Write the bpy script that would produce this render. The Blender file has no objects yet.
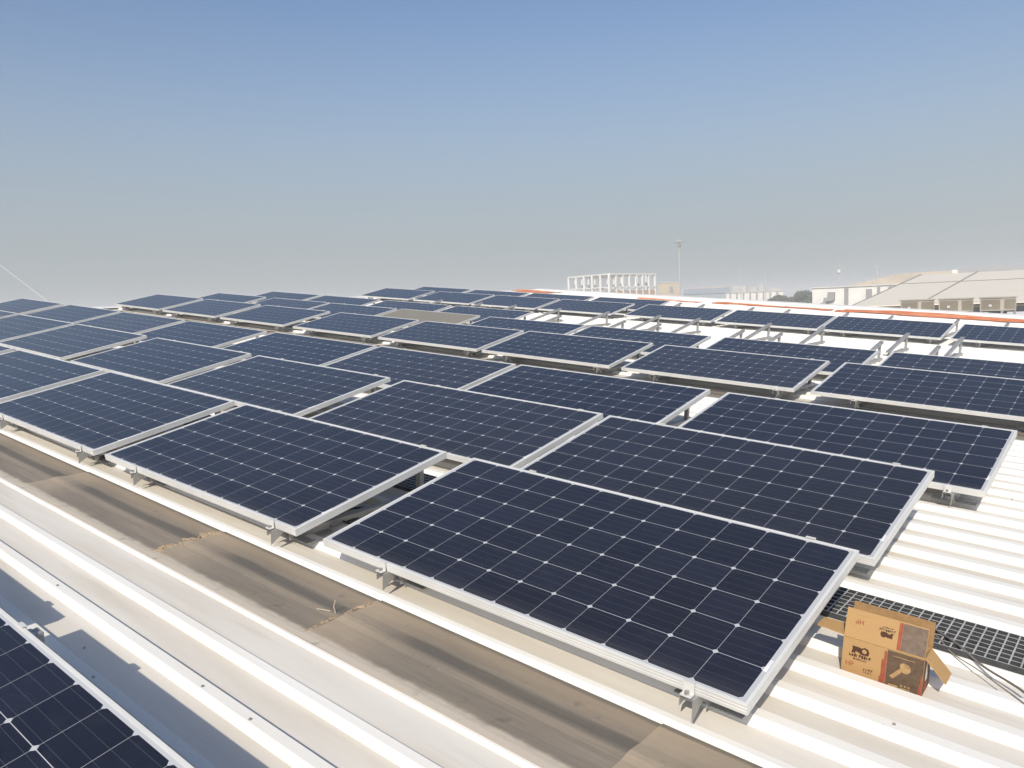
import bpy, bmesh, math, random
from mathutils import Matrix, Vector
random.seed(7)
C = bpy.context.scene.collection
SC = bpy.context.scene

# ------------------------------------------------------------------ camera, sky, sun, exposure
# ROOF: rotation from the roof's own frame (x along the ribs, y across them, z off the sheet) to the level world
RX = Vector((0.99634, 0.0, -0.0855)); RZ = Vector((-0.0850, 0.0160, 0.99625)).normalized()
_x = (Vector((1, 0, 0)) - RZ.x * RZ).normalized(); _y = RZ.cross(_x)
ROOF = Matrix((_x, _y, RZ)).to_4x4()

_cr = Matrix(((0.7667, 0.6418, 0.0171), (0.1185, -0.1153, -0.9862), (-0.6309, 0.7582, -0.1645)))
_right, _down, _fwd = (Vector(r) for r in _cr)
_fwd.normalize(); _right = (_right - _right.dot(_fwd) * _fwd).normalized(); _down = _fwd.cross(_right)
cam_m = Matrix((_right, -_down, -_fwd)).transposed().to_4x4()
cam_m.translation = Vector((0.796, -2.0283, 1.3979))
cd = bpy.data.cameras.new('camera'); cam = bpy.data.objects.new('camera', cd); C.objects.link(cam)
cd.sensor_width = 36.0; cd.lens = 792.04 / 1024 * 36.0; cd.clip_start = 0.05; cd.clip_end = 6000
cam.matrix_world = ROOF @ cam_m
SC.camera = cam
SC.cycles.volume_bounces = 1

SUN = (ROOF.to_3x3() @ Vector((0.43, -1.10, 1.0))).normalized()
SUN_EL = math.asin(SUN.z); SUN_AZ = math.atan2(SUN.x, SUN.y)
w = bpy.data.worlds.new('World'); SC.world = w; w.use_nodes = True
nt = w.node_tree; nt.nodes.clear()
sky = nt.nodes.new('ShaderNodeTexSky'); sky.sky_type = 'NISHITA'; sky.sun_disc = False
sky.sun_elevation = SUN_EL; sky.sun_rotation = SUN_AZ; sky.altitude = 0
sky.air_density = 1.0; sky.dust_density = 1.6; sky.ozone_density = 4.0
bg = nt.nodes.new('ShaderNodeBackground'); bg.inputs[1].default_value = 0.092
wo = nt.nodes.new('ShaderNodeOutputWorld')
# pale haze veil in the sky itself, thick near the horizon and thinning upwards
tcw = nt.nodes.new('ShaderNodeTexCoord'); sx = nt.nodes.new('ShaderNodeSeparateXYZ'); nt.links.new(tcw.outputs['Generated'], sx.inputs[0])
vr = nt.nodes.new('ShaderNodeMapRange'); vr.interpolation_type = 'SMOOTHERSTEP'
vr.inputs[1].default_value = -0.03; vr.inputs[2].default_value = 0.44; vr.inputs[3].default_value = 0.92; vr.inputs[4].default_value = 0.0
nt.links.new(sx.outputs[2], vr.inputs[0])
mxw = nt.nodes.new('ShaderNodeMix'); mxw.data_type = 'RGBA'; mxw.inputs[7].default_value = (3.00, 3.27, 3.38, 1)
nt.links.new(vr.outputs[0], mxw.inputs[0]); nt.links.new(sky.outputs[0], mxw.inputs[6])
nt.links.new(mxw.outputs[2], bg.inputs[0]); nt.links.new(bg.outputs[0], wo.inputs[0])
ld = bpy.data.lights.new('sun', 'SUN'); ld.energy = 3.2; ld.angle = math.radians(0.5); ld.color = (1.0, 0.925, 0.80)
lo = bpy.data.objects.new('sun', ld); C.objects.link(lo)
lo.rotation_euler = SUN.to_track_quat('Z', 'Y').to_euler(); lo.location = SUN * 60
SC.view_settings.view_transform = 'Standard'; SC.view_settings.look = 'None'
SC.view_settings.gamma = 1.0; SC.view_settings.use_curve_mapping = False
SC.view_settings.exposure = 0.45

# ------------------------------------------------------------------ helpers: objects
def tag(o, label=None, cat=None, group=None, kind=None):
    for k, v in (('label', label), ('category', cat), ('group', group), ('kind', kind)):
        if v: o[k] = v
    return o

def me_from(bm, name, mats, smooth=False):
    me = bpy.data.meshes.new(name); bm.normal_update(); bm.to_mesh(me); bm.free()
    for m in (mats if isinstance(mats, (list, tuple)) else [mats]): me.materials.append(m)
    if smooth:
        for p in me.polygons: p.use_smooth = True
    return me

def obj(name, bm, mats, parent=None, smooth=False):
    o = bpy.data.objects.new(name, me_from(bm, name, mats, smooth) if isinstance(bm, bmesh.types.BMesh) else bm)
    C.objects.link(o)
    if parent: o.parent = parent
    return o

def thing(name, label, cat, loc=(0, 0, 0), group=None, on_roof=True, rz=0.0):
    o = bpy.data.objects.new(name, None); C.objects.link(o); o.empty_display_size = 0.2
    m = Matrix.Translation(Vector(loc)) @ Matrix.Rotation(rz, 4, 'Z')
    o.matrix_world = ROOF @ m if on_roof else m
    return tag(o, label, cat, group)

def put(o, loc=(0, 0, 0), rz=0.0, on_roof=True, rot=None):
    m = Matrix.Translation(Vector(loc)) @ Matrix.Rotation(rz, 4, 'Z')
    if rot is not None: m = m @ rot
    o.matrix_world = ROOF @ m if on_roof else m
    return o

def copy_tree(src, loc, on_roof=True, rz=0.0):
    r = src.copy(); C.objects.link(r)
    m = Matrix.Translation(Vector(loc)) @ Matrix.Rotation(rz, 4, 'Z')
    r.matrix_world = ROOF @ m if on_roof else m
    for ch in KIDS[src.name]:
        c = ch.copy(); C.objects.link(c); c.parent = r; c.matrix_parent_inverse = Matrix()
        c.matrix_basis = ch.matrix_basis.copy()
        for g in KIDS.get(ch.name, []):
            d = g.copy(); C.objects.link(d); d.parent = c; d.matrix_basis = g.matrix_basis.copy()
    return r
KIDS = {}
def learn(o):
    KIDS[o.name] = list(o.children)
    for c in o.children: KIDS[c.name] = list(c.children)

# ------------------------------------------------------------------ helpers: meshes
def box(bm, x0, x1, y0, y1, z0, z1, mi=0, M=None):
    vs = [bm.verts.new(v) for v in ((x0, y0, z0), (x1, y0, z0), (x1, y1, z0), (x0, y1, z0), (x0, y0, z1), (x1, y0, z1), (x1, y1, z1), (x0, y1, z1))]
    if M is not None:
        for v in vs: v.co = M @ v.co
    for f in ((3, 2, 1, 0), (4, 5, 6, 7), (0, 1, 5, 4), (1, 2, 6, 5), (2, 3, 7, 6), (3, 0, 4, 7)):
        bm.faces.new([vs[i] for i in f]).material_index = mi
    return vs

def B(*a, bevel=0.0, **k):
    bm = bmesh.new(); box(bm, *a, **k)
    if bevel: bmesh.ops.bevel(bm, geom=bm.edges[:], offset=bevel, segments=2, affect='EDGES')
    return bm

def prism(bm, pts, ax, a0, a1, mi=0):
    """polygon pts (2-D) extruded along axis ax ('x','y','z') from a0 to a1"""
    def v3(p, a): return {'x': (a, p[0], p[1]), 'y': (p[0], a, p[1]), 'z': (p[0], p[1], a)}[ax]
    A = [bm.verts.new(v3(p, a0)) for p in pts]; Bv = [bm.verts.new(v3(p, a1)) for p in pts]
    n = len(pts)
    bm.faces.new(A[::-1]).material_index = mi; bm.faces.new(Bv).material_index = mi
    for i in range(n): bm.faces.new((A[i], A[(i + 1) % n], Bv[(i + 1) % n], Bv[i])).material_index = mi
    bmesh.ops.recalc_face_normals(bm, faces=bm.faces[:])

def tube(bm, pts, r, n=8, mi=0, r1=None, cap=True):
    pts = [Vector(p) for p in pts]; rings = []
    for i, p in enumerate(pts):
        t = (pts[min(i + 1, len(pts) - 1)] - pts[max(i - 1, 0)]).normalized()
        a = t.orthogonal().normalized() if i == 0 else (rings_a - rings_a.dot(t) * t).normalized()
        rings_a = a; b = t.cross(a)
        rr = r if r1 is None else r + (r1 - r) * i / (len(pts) - 1)
        rings.append([bm.verts.new(p + rr * (math.cos(2 * math.pi * k / n) * a + math.sin(2 * math.pi * k / n) * b)) for k in range(n)])
    for A, D in zip(rings, rings[1:]):
        for k in range(n): bm.faces.new((A[k], A[(k + 1) % n], D[(k + 1) % n], D[k])).material_index = mi
    if cap:
        bm.faces.new(rings[0][::-1]); bm.faces.new(rings[-1])

def spline(pts, n=8):
    P = [Vector(p) for p in pts]; out = []
    for i in range(len(P) - 1):
        a, b, c, d = P[max(i - 1, 0)], P[i], P[i + 1], P[min(i + 2, len(P) - 1)]
        for k in range(n):
            t = k / n
            out.append(0.5 * ((2 * b) + (c - a) * t + (2 * a - 5 * b + 4 * c - d) * t * t + (3 * b - a - 3 * c + d) * t ** 3))
    out.append(P[-1]); return out

# ------------------------------------------------------------------ helpers: materials
class N:
    """little node builder"""
    def __init__(s, name):
        s.m = bpy.data.materials.new(name); s.m.use_nodes = True; s.t = s.m.node_tree; s.t.nodes.clear()
        s.out = s.t.nodes.new('ShaderNodeOutputMaterial'); s.b = s.t.nodes.new('ShaderNodeBsdfPrincipled')
        s.t.links.new(s.b.outputs[0], s.out.inputs[0]); s.tc = s.t.nodes.new('ShaderNodeTexCoord')
    def set(s, inp, v):
        if isinstance(v, bpy.types.NodeSocket): s.t.links.new(v, inp)
        elif isinstance(v, (tuple, list)) and inp.type == 'RGBA' and len(v) == 3: inp.default_value = (*v, 1)
        else: inp.default_value = v
    def p(s, **k):
        for a, v in k.items(): s.set(s.b.inputs[a.replace('_', ' ')], v)
        return s
    def math(s, op, a, b=None, c=None):
        n = s.t.nodes.new('ShaderNodeMath'); n.operation = op
        for i, v in enumerate((a, b, c)):
            if v is not None: s.set(n.inputs[i], v)
        return n.outputs[0]
    def sep(s, v):
        n = s.t.nodes.new('ShaderNodeSeparateXYZ'); s.set(n.inputs[0], v); return n.outputs
    def noise(s, scale, vec=None, detail=4, rough=0.55, stretch=None, dist=0.0, out=0):
        n = s.t.nodes.new('ShaderNodeTexNoise'); n.inputs['Scale'].default_value = scale
        n.inputs['Detail'].default_value = detail; n.inputs['Roughness'].default_value = rough; n.inputs['Distortion'].default_value = dist
        v = vec if vec is not None else s.tc.outputs['Object']
        if stretch:
            mp = s.t.nodes.new('ShaderNodeMapping'); s.set(mp.inputs[0], v); mp.inputs['Scale'].default_value = stretch; v = mp.outputs[0]
        s.set(n.inputs['Vector'], v); return n.outputs[out]
    def ramp(s, f, stops, interp='LINEAR'):
        n = s.t.nodes.new('ShaderNodeValToRGB'); n.color_ramp.interpolation = interp; e = n.color_ramp.elements
        while len(e) < len(stops): e.new(0.5)
        for q, (pos, col) in zip(e, stops):
            q.position = pos; q.color = (*(col if isinstance(col, (tuple, list)) else (col,) * 3), 1)
        s.set(n.inputs[0], f); return n.outputs[0]
    def mix(s, f, a, b):
        n = s.t.nodes.new('ShaderNodeMix'); n.data_type = 'RGBA'
        s.set(n.inputs[0], f); s.set(n.inputs[6], a); s.set(n.inputs[7], b); return n.outputs[2]
    def smooth(s, v, a, b):
        n = s.t.nodes.new('ShaderNodeMapRange'); n.interpolation_type = 'SMOOTHSTEP'
        s.set(n.inputs[0], v); n.inputs[1].default_value = a; n.inputs[2].default_value = b; return n.outputs[0]
    def bump(s, h, strength=0.3, dist=0.01):
        n = s.t.nodes.new('ShaderNodeBump'); n.inputs['Strength'].default_value = strength; n.inputs['Distance'].default_value = dist
        s.set(n.inputs['Height'], h); s.t.links.new(n.outputs[0], s.b.inputs['Normal']); return s
    def rnd(s):
        n = s.t.nodes.new('ShaderNodeObjectInfo'); return n.outputs['Random']

def plain(name, col, rough=0.6, metal=0.0, var=0.12, scale=8.0, spec=0.5):
    q = N(name); f = q.noise(scale)
    c2 = tuple(max(0, c * (1 - var)) for c in col); c1 = tuple(min(1, c * (1 + var)) for c in col)
    q.p(Base_Color=q.ramp(f, [(0.3, c2), (0.7, c1)]), Roughness=rough, Metallic=metal)
    q.b.inputs['Specular IOR Level'].default_value = spec
    return q.m

# white sheet steel: clean rib and dusty pan
def sheet_mat(name, clean, dust, amount):
    q = N(name)
    f = q.noise(1.6, stretch=(0.35, 3.0, 1), detail=6)
    g = q.noise(9.0, stretch=(0.12, 2.2, 1), detail=5)
    d = q.math('MULTIPLY', q.smooth(f, 0.32, 0.72), amount)
    col = q.mix(d, clean, dust)
    st = q.math('MULTIPLY', q.smooth(g, 0.56, 0.80), 0.45 * amount)
    col = q.mix(st, col, tuple(c * 0.72 for c in dust))
    sp = q.math('MULTIPLY', q.smooth(q.noise(38.0, detail=3), 0.70, 0.78), 0.35)
    col = q.mix(sp, col, (0.36, 0.31, 0.25))
    sc = q.math('MULTIPLY', q.smooth(q.noise(7.0, stretch=(0.6, 14.0, 1), detail=3, dist=0.6), 0.735, 0.755), q.smooth(q.noise(1.1, detail=2), 0.5, 0.6))
    col = q.mix(q.math('MULTIPLY', sc, 0.6), col, (0.20, 0.17, 0.14))
    q.p(Base_Color=col, Roughness=0.5); q.b.inputs['Specular IOR Level'].default_value = 0.35
    q.bump(q.noise(3.0, stretch=(0.3, 1.5, 1)), 0.05, 0.02)
    return q.m
M_RIB = sheet_mat('white_rib', (0.83, 0.81, 0.765), (0.72, 0.675, 0.595), 0.5)
M_PAN = sheet_mat('dusty_pan', (0.72, 0.68, 0.615), (0.57, 0.515, 0.43), 0.85)
M_LAP_SHADOW = plain('lap_gap_shadow', (0.16, 0.14, 0.12), 0.9)  # dark colour painted for the shadow in the sheet lap gap
M_FLASH = sheet_mat('white_flashing', (0.82, 0.80, 0.77), (0.66, 0.61, 0.54), 0.5)

def skylight_mat():
    q = N('weathered_fibreglass')
    x, y, z = q.sep(q.tc.outputs['Object'])
    n1 = q.noise(3.0, stretch=(0.5, 4.0, 1), detail=6, rough=0.6); n2 = q.noise(14.0, detail=5); n3 = q.noise(2.2, detail=4)
    n4 = q.noise(30.0, stretch=(0.10, 3.0, 1), detail=6, rough=0.7)
    base = q.ramp(q.math('ADD', q.math('MULTIPLY', n1, 0.55), q.math('MULTIPLY', n4, 0.45)), [(0.30, (0.165, 0.138, 0.108)), (0.5, (0.235, 0.199, 0.156)), (0.70, (0.315, 0.26, 0.195))])
    # soft dark stripe along the middle rib, breaking off near each sheet's start
    yy = q.math('ADD', y, q.math('MULTIPLY', q.math('SUBTRACT', n1, 0.5), 0.05))
    stripe = q.math('MULTIPLY', q.smooth(yy, 0.195, 0.220), q.math('SUBTRACT', 1.0, q.smooth(yy, 0.262, 0.292)))
    stripe = q.math('MULTIPLY', q.math('MULTIPLY', stripe, q.smooth(n4, 0.15, 0.55)), q.smooth(q.math('ADD', x, q.math('MULTIPLY', n3, 0.3)), 0.25, 0.50))
    col = q.mix(q.math('MULTIPLY', stripe, 0.66), base, (0.092, 0.084, 0.073))
    # warmer wash on the upper half
    wash = q.math('MULTIPLY', q.smooth(yy, 0.27, 0.36), 0.55)
    col = q.mix(wash, col, (0.32, 0.25, 0.178))
    # tan dust drifted at the head of each sheet
    head = q.math('SUBTRACT', 1.0, q.smooth(q.math('ADD', x, q.math('MULTIPLY', q.math('SUBTRACT', n3, 0.5), 0.5)), -0.05, 0.42))
    col = q.mix(q.math('MULTIPLY', head, q.math('ADD', 0.35, q.math('MULTIPLY', n2, 0.7))), col, (0.42, 0.335, 0.24))
    # pale dust gathered on the low edge
    low = q.math('SUBTRACT', 1.0, q.smooth(q.math('ADD', y, q.math('MULTIPLY', q.math('SUBTRACT', n2, 0.5), 0.035)), 0.030, 0.068))
    col = q.mix(q.math('MULTIPLY', low, 0.95), col, (0.64, 0.555, 0.44))
    # dark line against the far flashing
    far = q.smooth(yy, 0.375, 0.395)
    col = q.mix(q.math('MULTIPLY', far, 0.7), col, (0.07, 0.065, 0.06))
    blot = q.math('MULTIPLY', q.smooth(n2, 0.62, 0.72), 0.35)
    col = q.mix(blot, col, (0.09, 0.085, 0.075))
    pale = q.math('MULTIPLY', q.smooth(q.noise(26.0, detail=3), 0.70, 0.76), 0.4)
    col = q.mix(pale, col, (0.42, 0.36, 0.28))
    q.p(Base_Color=col, Roughness=0.55); q.b.inputs['Specular IOR Level'].default_value = 0.3
    q.bump(n2, 0.12, 0.01); return q.m
M_SKYL = skylight_mat()

# photovoltaic laminate: 12 x 6 pseudo-square cells, gaps, white corner diamonds, busbars
PITCH = 0.15875; PL = 1.956; PW = 0.992; FH = 0.035
def cell_mat(name, dusty=False):
    q = N(name); x, y, z = q.sep(q.tc.outputs['Object'])
    u = q.math('ADD', q.math('DIVIDE', x, PITCH), 6.0); v = q.math('ADD', q.math('DIVIDE', y, PITCH), 3.0)
    fu = q.math('FRACT', u); fv = q.math('FRACT', v)
    du = q.math('MULTIPLY', q.math('SUBTRACT', 0.5, q.math('ABSOLUTE', q.math('SUBTRACT', fu, 0.5))), PITCH)
    dv = q.math('MULTIPLY', q.math('SUBTRACT', 0.5, q.math('ABSOLUTE', q.math('SUBTRACT', fv, 0.5))), PITCH)
    gx = q.math('LESS_THAN', du, 0.0006); gy = q.math('LESS_THAN', dv, 0.0010)
    dia = q.math('LESS_THAN', q.math('ADD', du, dv), 0.0115)
    inside = q.math('MULTIPLY', q.math('MULTIPLY', q.math('GREATER_THAN', u, 0.0), q.math('LESS_THAN', u, 12.0)),
                    q.math('MULTIPLY', q.math('GREATER_THAN', v, 0.0), q.math('LESS_THAN', v, 6.0)))
    white = q.math('MAXIMUM', q.math('MAXIMUM', gx, gy), q.math('MAXIMUM', dia, q.math('SUBTRACT', 1.0, inside)))
    bb = q.math('ABSOLUTE', q.math('SUBTRACT', q.math('FRACT', q.math('MULTIPLY', fv, 4.0)), 0.5))
    bus = q.math('LESS_THAN', bb, 0.013)
    # every cell a shade of its own
    wn = q.t.nodes.new('ShaderNodeTexWhiteNoise'); wn.noise_dimensions = '3D'
    cb = q.t.nodes.new('ShaderNodeCombineXYZ'); q.set(cb.inputs[0], q.math('FLOOR', u)); q.set(cb.inputs[1], q.math('FLOOR', v)); q.set(cb.inputs[2], q.rnd())
    q.set(wn.inputs['Vector'], cb.outputs[0])
    cell = q.mix(wn.outputs['Value'], (0.0075, 0.010, 0.022), (0.0115, 0.0148, 0.030))
    cell = q.mix(q.math('MULTIPLY', bus, 0.5), cell, (0.12, 0.125, 0.14))
    col = q.mix(white, cell, (0.47, 0.48, 0.50))
    # thin film of dust, uneven, thicker along the low edge
    n1 = q.noise(2.0, vec=None, detail=5); n2 = q.noise(11.0, detail=6, stretch=(1, 1.6, 1))
    off = q.math('MULTIPLY', q.rnd(), 0.026)
    lowe = q.math('MULTIPLY', q.math('SUBTRACT', 1.0, q.smooth(y, -0.49, -0.40)), 0.05)
    d = q.math('ADD', q.math('ADD', q.math('MULTIPLY', n1, 0.014), q.math('MULTIPLY', q.smooth(n2, 0.45, 0.85), 0.016)), q.math('ADD', off, lowe))
    if dusty: d = q.math('ADD', q.math('MULTIPLY', q.smooth(n1, 0.1, 0.8), 0.10), 0.80)
    col = q.mix(d, col, (0.40, 0.37, 0.32) if not dusty else (0.25, 0.235, 0.20))
    q.p(Base_Color=col, Roughness=0.19 if not dusty else 0.8, IOR=1.40)
    q.b.inputs['Specular IOR Level'].default_value = 0.38 if not dusty else 0.2
    return q.m
M_CELL = cell_mat('photovoltaic_cells'); M_CELLD = cell_mat('dust_covered_cells', True)
M_ALU = plain('anodised_aluminium', (0.66, 0.655, 0.635), 0.5, 0.12, 0.07, 5.0)
M_GALV = plain('galvanised_rail', (0.37, 0.368, 0.36), 0.45, 0.4, 0.16, 12.0)
M_BACK = plain('white_backsheet', (0.70, 0.70, 0.68), 0.6)
M_BLACK = plain('black_plastic', (0.018, 0.018, 0.02), 0.5)
M_STICK = plain('barcode_sticker', (0.70, 0.70, 0.71), 0.5)
M_STEEL = plain('zinc_bolt', (0.45, 0.44, 0.42), 0.35, 0.8)

# ------------------------------------------------------------------ haze and ground
def volume_box():
    bm = B(-1600, 1600, -1600, 1600, -10.2, 12.6)
    m = bpy.data.materials.new('haze'); m.use_nodes = True; t = m.node_tree; t.nodes.clear()
    o = t.nodes.new('ShaderNodeOutputMaterial'); v = t.nodes.new('ShaderNodeVolumePrincipled')
    v.inputs['Color'].default_value = (0.95, 0.97, 0.99, 1); v.inputs['Density'].default_value = 0.0021; v.inputs['Anisotropy'].default_value = 0.0
    t.links.new(v.outputs[0], o.inputs['Volume'])
    tag(obj('haze', bm, m), kind='stuff')
volume_box()

GZ = -9.0
q = N('sandy_ground'); f = q.noise(0.02, detail=8); g = q.noise(0.6, detail=6)
q.p(Base_Color=q.mix(q.math('MULTIPLY', g, 0.4), q.ramp(f, [(0.35, (0.26, 0.22, 0.165)), (0.65, (0.36, 0.31, 0.24))]), (0.20, 0.18, 0.15)), Roughness=0.95)
bm = bmesh.new(); S = 1500
bm.faces.new([bm.verts.new(v) for v in ((-S, -S, GZ), (S, -S, GZ), (S, S, GZ), (-S, S, GZ))])
tag(obj('ground', bm, q.m), kind='structure')

# ------------------------------------------------------------------ the roof we stand on
RIDGE, EAVE, Y0, Y1 = -17.4, 9.0, -9.0, 21.3
SKY1 = (-0.44, -0.045); SKY2 = (5.16, 5.66)
roof = thing('warehouse', 'white ribbed metal roof that carries all the solar panels', 'building')
ribs = []                                             # (near foot, far foot, height)
y = 0.003
k = 0
while y < Y1 - 0.15:
    if not (SKY2[0] - 0.02 < y - 0.04 < SKY2[1] + 0.02): ribs.append((y - (0.083 if y > 0.1 else 0.048), y, 0.028 if y > 0.1 else 0.020))
    y += 0.2043
for near, far in ((-0.700, -0.640), (-0.895, -0.828), (-1.10, -1.035), (-1.31, -1.245)): ribs.append((near, far, 0.026))
y = -1.45
while y > Y0: ribs.append((y - 0.065, y, 0.026)); y -= 0.2043
def rib_sheet(y_from, y_to, name):
    rr = sorted(r for r in ribs if r[0] > y_from - 1e-4 and r[1] < y_to + 1e-4)
    pts = [(y_from, 0.0)]; mats = []
    for a, b, h in rr:
        wdt = b - a
        if a > pts[-1][0] + 1e-4: pts.append((a, 0.0)); mats.append(1)
        pts += [(a + wdt * 0.26, h), (b - wdt * 0.20, h), (b, 0.0)]; mats += [0, 0, 0]
    if pts[-1][0] < y_to - 1e-4: pts.append((y_to, 0.0)); mats.append(1)
    bm = bmesh.new()
    xs = [RIDGE, -12, -6, -3, 0, 3, EAVE]
    rows = [[bm.verts.new((x, p[0], p[1])) for p in pts] for x in xs]
    for A, D in zip(rows, rows[1:]):
        for i, mi in enumerate(mats): bm.faces.new((A[i], D[i], D[i + 1], A[i + 1])).material_index = mi
    return obj(name, bm, [M_RIB, M_PAN], roof)
rib_sheet(Y0, SKY1[0] - 0.012, 'roof_sheet'); rib_sheet(SKY1[1] - 0.04, SKY2[0], 'roof_sheet'); rib_sheet(SKY2[1], Y1, 'roof_sheet')
# flashing lips along the skylight strip: thin bright upstand on the near side
def flash(name, pts, x0=RIDGE, x1=EAVE, mat=M_FLASH):
    bm = bmesh.new(); prism(bm, pts, 'x', x0, x1); return obj(name, bm, mat, roof)
flash('skylight_flashing', [(-0.482, 0.002), (-0.474, 0.002), (-0.471, 0.0125), (-0.459, 0.0125), (-0.456, 0.006), (-0.456, 0.001), (-0.482, 0.001)])
flash('lap_seam_shadow', [(-0.8265, 0.0006), (-0.822, 0.0006), (-0.822, 0.0035), (-0.8265, 0.0035)], mat=M_LAP_SHADOW)  # thin dark strip standing in for the gap shadow along the lap
# skylight sheets: a shallow rib down the middle, each lapped over the next one
def skylight(x0, x1, ya, yb, lift=0.0):
    W_ = yb - ya; s = W_ / 0.395
    prof = [(-0.013, 0.0140), (0.02, 0.0095), (0.04, 0.005), (0.10, 0.002), (0.168, 0.003), (0.196, 0.008), (0.215, 0.009), (0.270, 0.002), (0.31, 0.002), (0.372, 0.003), (0.395, 0.0005)]
    bm = bmesh.new(); n = 10
    rows = [[bm.verts.new(((x1 - x0) * i / n, a * s, z + 0.0045 * (1 - i / n) + lift)) for a, z in prof] for i in range(n + 1)]
    for A, D in zip(rows, rows[1:]):
        for i in range(len(prof) - 1): bm.faces.new((A[i], D[i], D[i + 1], A[i + 1]))
    ext = [bm.verts.new((0, a * s, -0.004)) for a, z in prof]
    for i in range(len(prof) - 1): bm.faces.new((rows[0][i], rows[0][i + 1], ext[i + 1], ext[i]))
    bmesh.ops.recalc_face_normals(bm, faces=bm.faces[:])
    o = obj('skylight_sheet', bm, M_SKYL, roof); o.location = (x0, ya, 0); o['label'] = 'grey-brown weathered skylight sheet with tan dust at its head'
    return o
cuts = [-17.4, -16.0, -14.6, -12.7, -10.6, -8.9, -7.3, -5.8, -4.26, -2.69, -1.515, -0.24, 1.2, 2.8, 4.4, 6.0, 9.0]
for a, b in zip(cuts, cuts[1:]): skylight(a, b, SKY1[0] - 0.01, SKY1[1])
for a, b in zip(cuts[::2], cuts[2::2]): skylight(a, b, SKY2[0], SKY2[1])
# dried mud ridge at one lap, small twigs caught at another
def clods(x, ya, yb, n, seed, spread, s0=0.006):
    rnd = random.Random(seed); bm = bmesh.new()
    rows = []
    m = n
    for i in range(m + 1):
        yy = ya + (yb - ya) * i / m; xc = x + rnd.uniform(-1, 1) * spread * 0.4 + spread * math.sin(i * 0.5) * 0.3
        h = s0 * rnd.uniform(0.5, 1.7) * (0.15 if i in (0, m) else 1); wd = spread * rnd.uniform(0.25, 0.8)
        rows.append([bm.verts.new((xc + wd * t, yy + rnd.uniform(-.004, .004), 0.005 + h * hh)) for t, hh in ((-1, -.3), (-.5, .7 + rnd.uniform(-.3, .3)), (0, 1.), (.45, .6 + rnd.uniform(-.3, .3)), (1, -.3))])
    for A, D in zip(rows, rows[1:]):
        for i in range(4): bm.faces.new((A[i], A[i + 1], D[i + 1], D[i]))
    return bm
q = N('dried_mud'); q.p(Base_Color=q.ramp(q.noise(40, detail=6), [(0.3, (0.27, 0.19, 0.115)), (0.7, (0.43, 0.33, 0.22))]), Roughness=0.95); q.bump(q.noise(90), 0.6, 0.01)
M_MUD = q.m
tag(put(obj('dried_mud', clods(-2.70, -0.41, -0.06, 44, 3, 0.05, 0.0055), M_MUD)), 'crusty ridge of dried tan mud across the skylight strip joint', 'mud')
tag(put(obj('dried_mud', clods(-1.53, -0.42, -0.06, 30, 5, 0.016, 0.0035), M_MUD)), 'thin line of tan silt across the skylight joint where twigs stick up', 'mud')
bm = bmesh.new(); tube(bm, [(-1.555, -0.245, 0.006), (-1.56, -0.25, 0.035), (-1.553, -0.247, 0.062)], 0.0025, 6)
tag(put(obj('twig', bm, plain('pale_twig', (0.46, 0.40, 0.31), 0.8))), 'short pale twig standing up at the joint of the skylight strip', 'twig')
bm = bmesh.new(); tube(bm, [(-1.64, -0.27, 0.008), (-1.61, -0.265, 0.012), (-1.585, -0.248, 0.009)], 0.002, 6)
tag(put(obj('twig', bm, plain('pale_twig', (0.46, 0.40, 0.31), 0.8))), 'pale splinter lying left of the upright twig on the skylight strip', 'twig')
# screws with washers
def screw_bm():
    bm = bmesh.new(); bmesh.ops.create_cone(bm, cap_ends=True, segments=12, radius1=0.0055, radius2=0.005, depth=0.002, matrix=Matrix.Translation((0, 0, 0.0015)))
    bmesh.ops.create_cone(bm, cap_ends=True, segments=6, radius1=0.003, radius2=0.0027, depth=0.004, matrix=Matrix.Translation((0, 0, 0.0035)))
    return bm
sm = me_from(screw_bm(), 'screw', M_STEEL)
for x, y, z in ((-0.165, 1.60, 0.0), (-0.10, 1.80, 0.028), (-0.14, 2.01, 0), (0.20, 3.25, 0.028), (0.32, 0.80, 0.028), (-2.56, -0.865, 0.026), (-1.42, -0.868, 0.026), (-1.15, -0.868, 0.026), (-2.0, -0.99, 0), (-0.2, 2.62, .028), (0.42, 2.22, .028), (-1.73, -1.07, 0.026), (0.30, .375, 0.028)):
    o = obj('screw', sm, None, roof); o.location = (x, y, z)
# ridge, far slope, eave and gable trim, walls down to the ground
bm = bmesh.new(); sl = math.tan(math.radians(-9.8))
fx = RIDGE - 14
bm.faces.new([bm.verts.new(v) for v in ((fx, Y0, 14 * sl), (RIDGE, Y0, 0), (RIDGE, Y1, 0), (fx, Y1, 14 * sl))])
obj('far_slope', bm, M_PAN, roof)
flashM = M_FLASH
bm = bmesh.new(); prism(bm, [(RIDGE - 0.30, -0.042), (RIDGE - 0.28, -0.015), (RIDGE, 0.050), (RIDGE + 0.28, 0.036), (RIDGE + 0.30, 0.030), (RIDGE + 0.29, 0.027), (RIDGE, 0.040), (RIDGE - 0.29, -0.045)], 'y', Y0, Y1); obj('ridge_cap', bm, flashM, roof)
flash('gable_trim', [(Y1 - 0.32, 0.030), (Y1 - 0.31, 0.055), (Y1 + 0.02, 0.075), (Y1 + 0.03, -0.20), (Y1 + 0.015, -0.20), (Y1 + 0.002, 0.05), (Y1 - 0.32, 0.028)])
flash('gable_trim', [(Y0 - 0.02, -0.2), (Y0 - 0.02, 0.06), (Y0 + 0.2, 0.05), (Y0 + 0.2, 0.03), (Y0 - 0.005, 0.04), (Y0 - 0.005, -0.2)])
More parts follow.
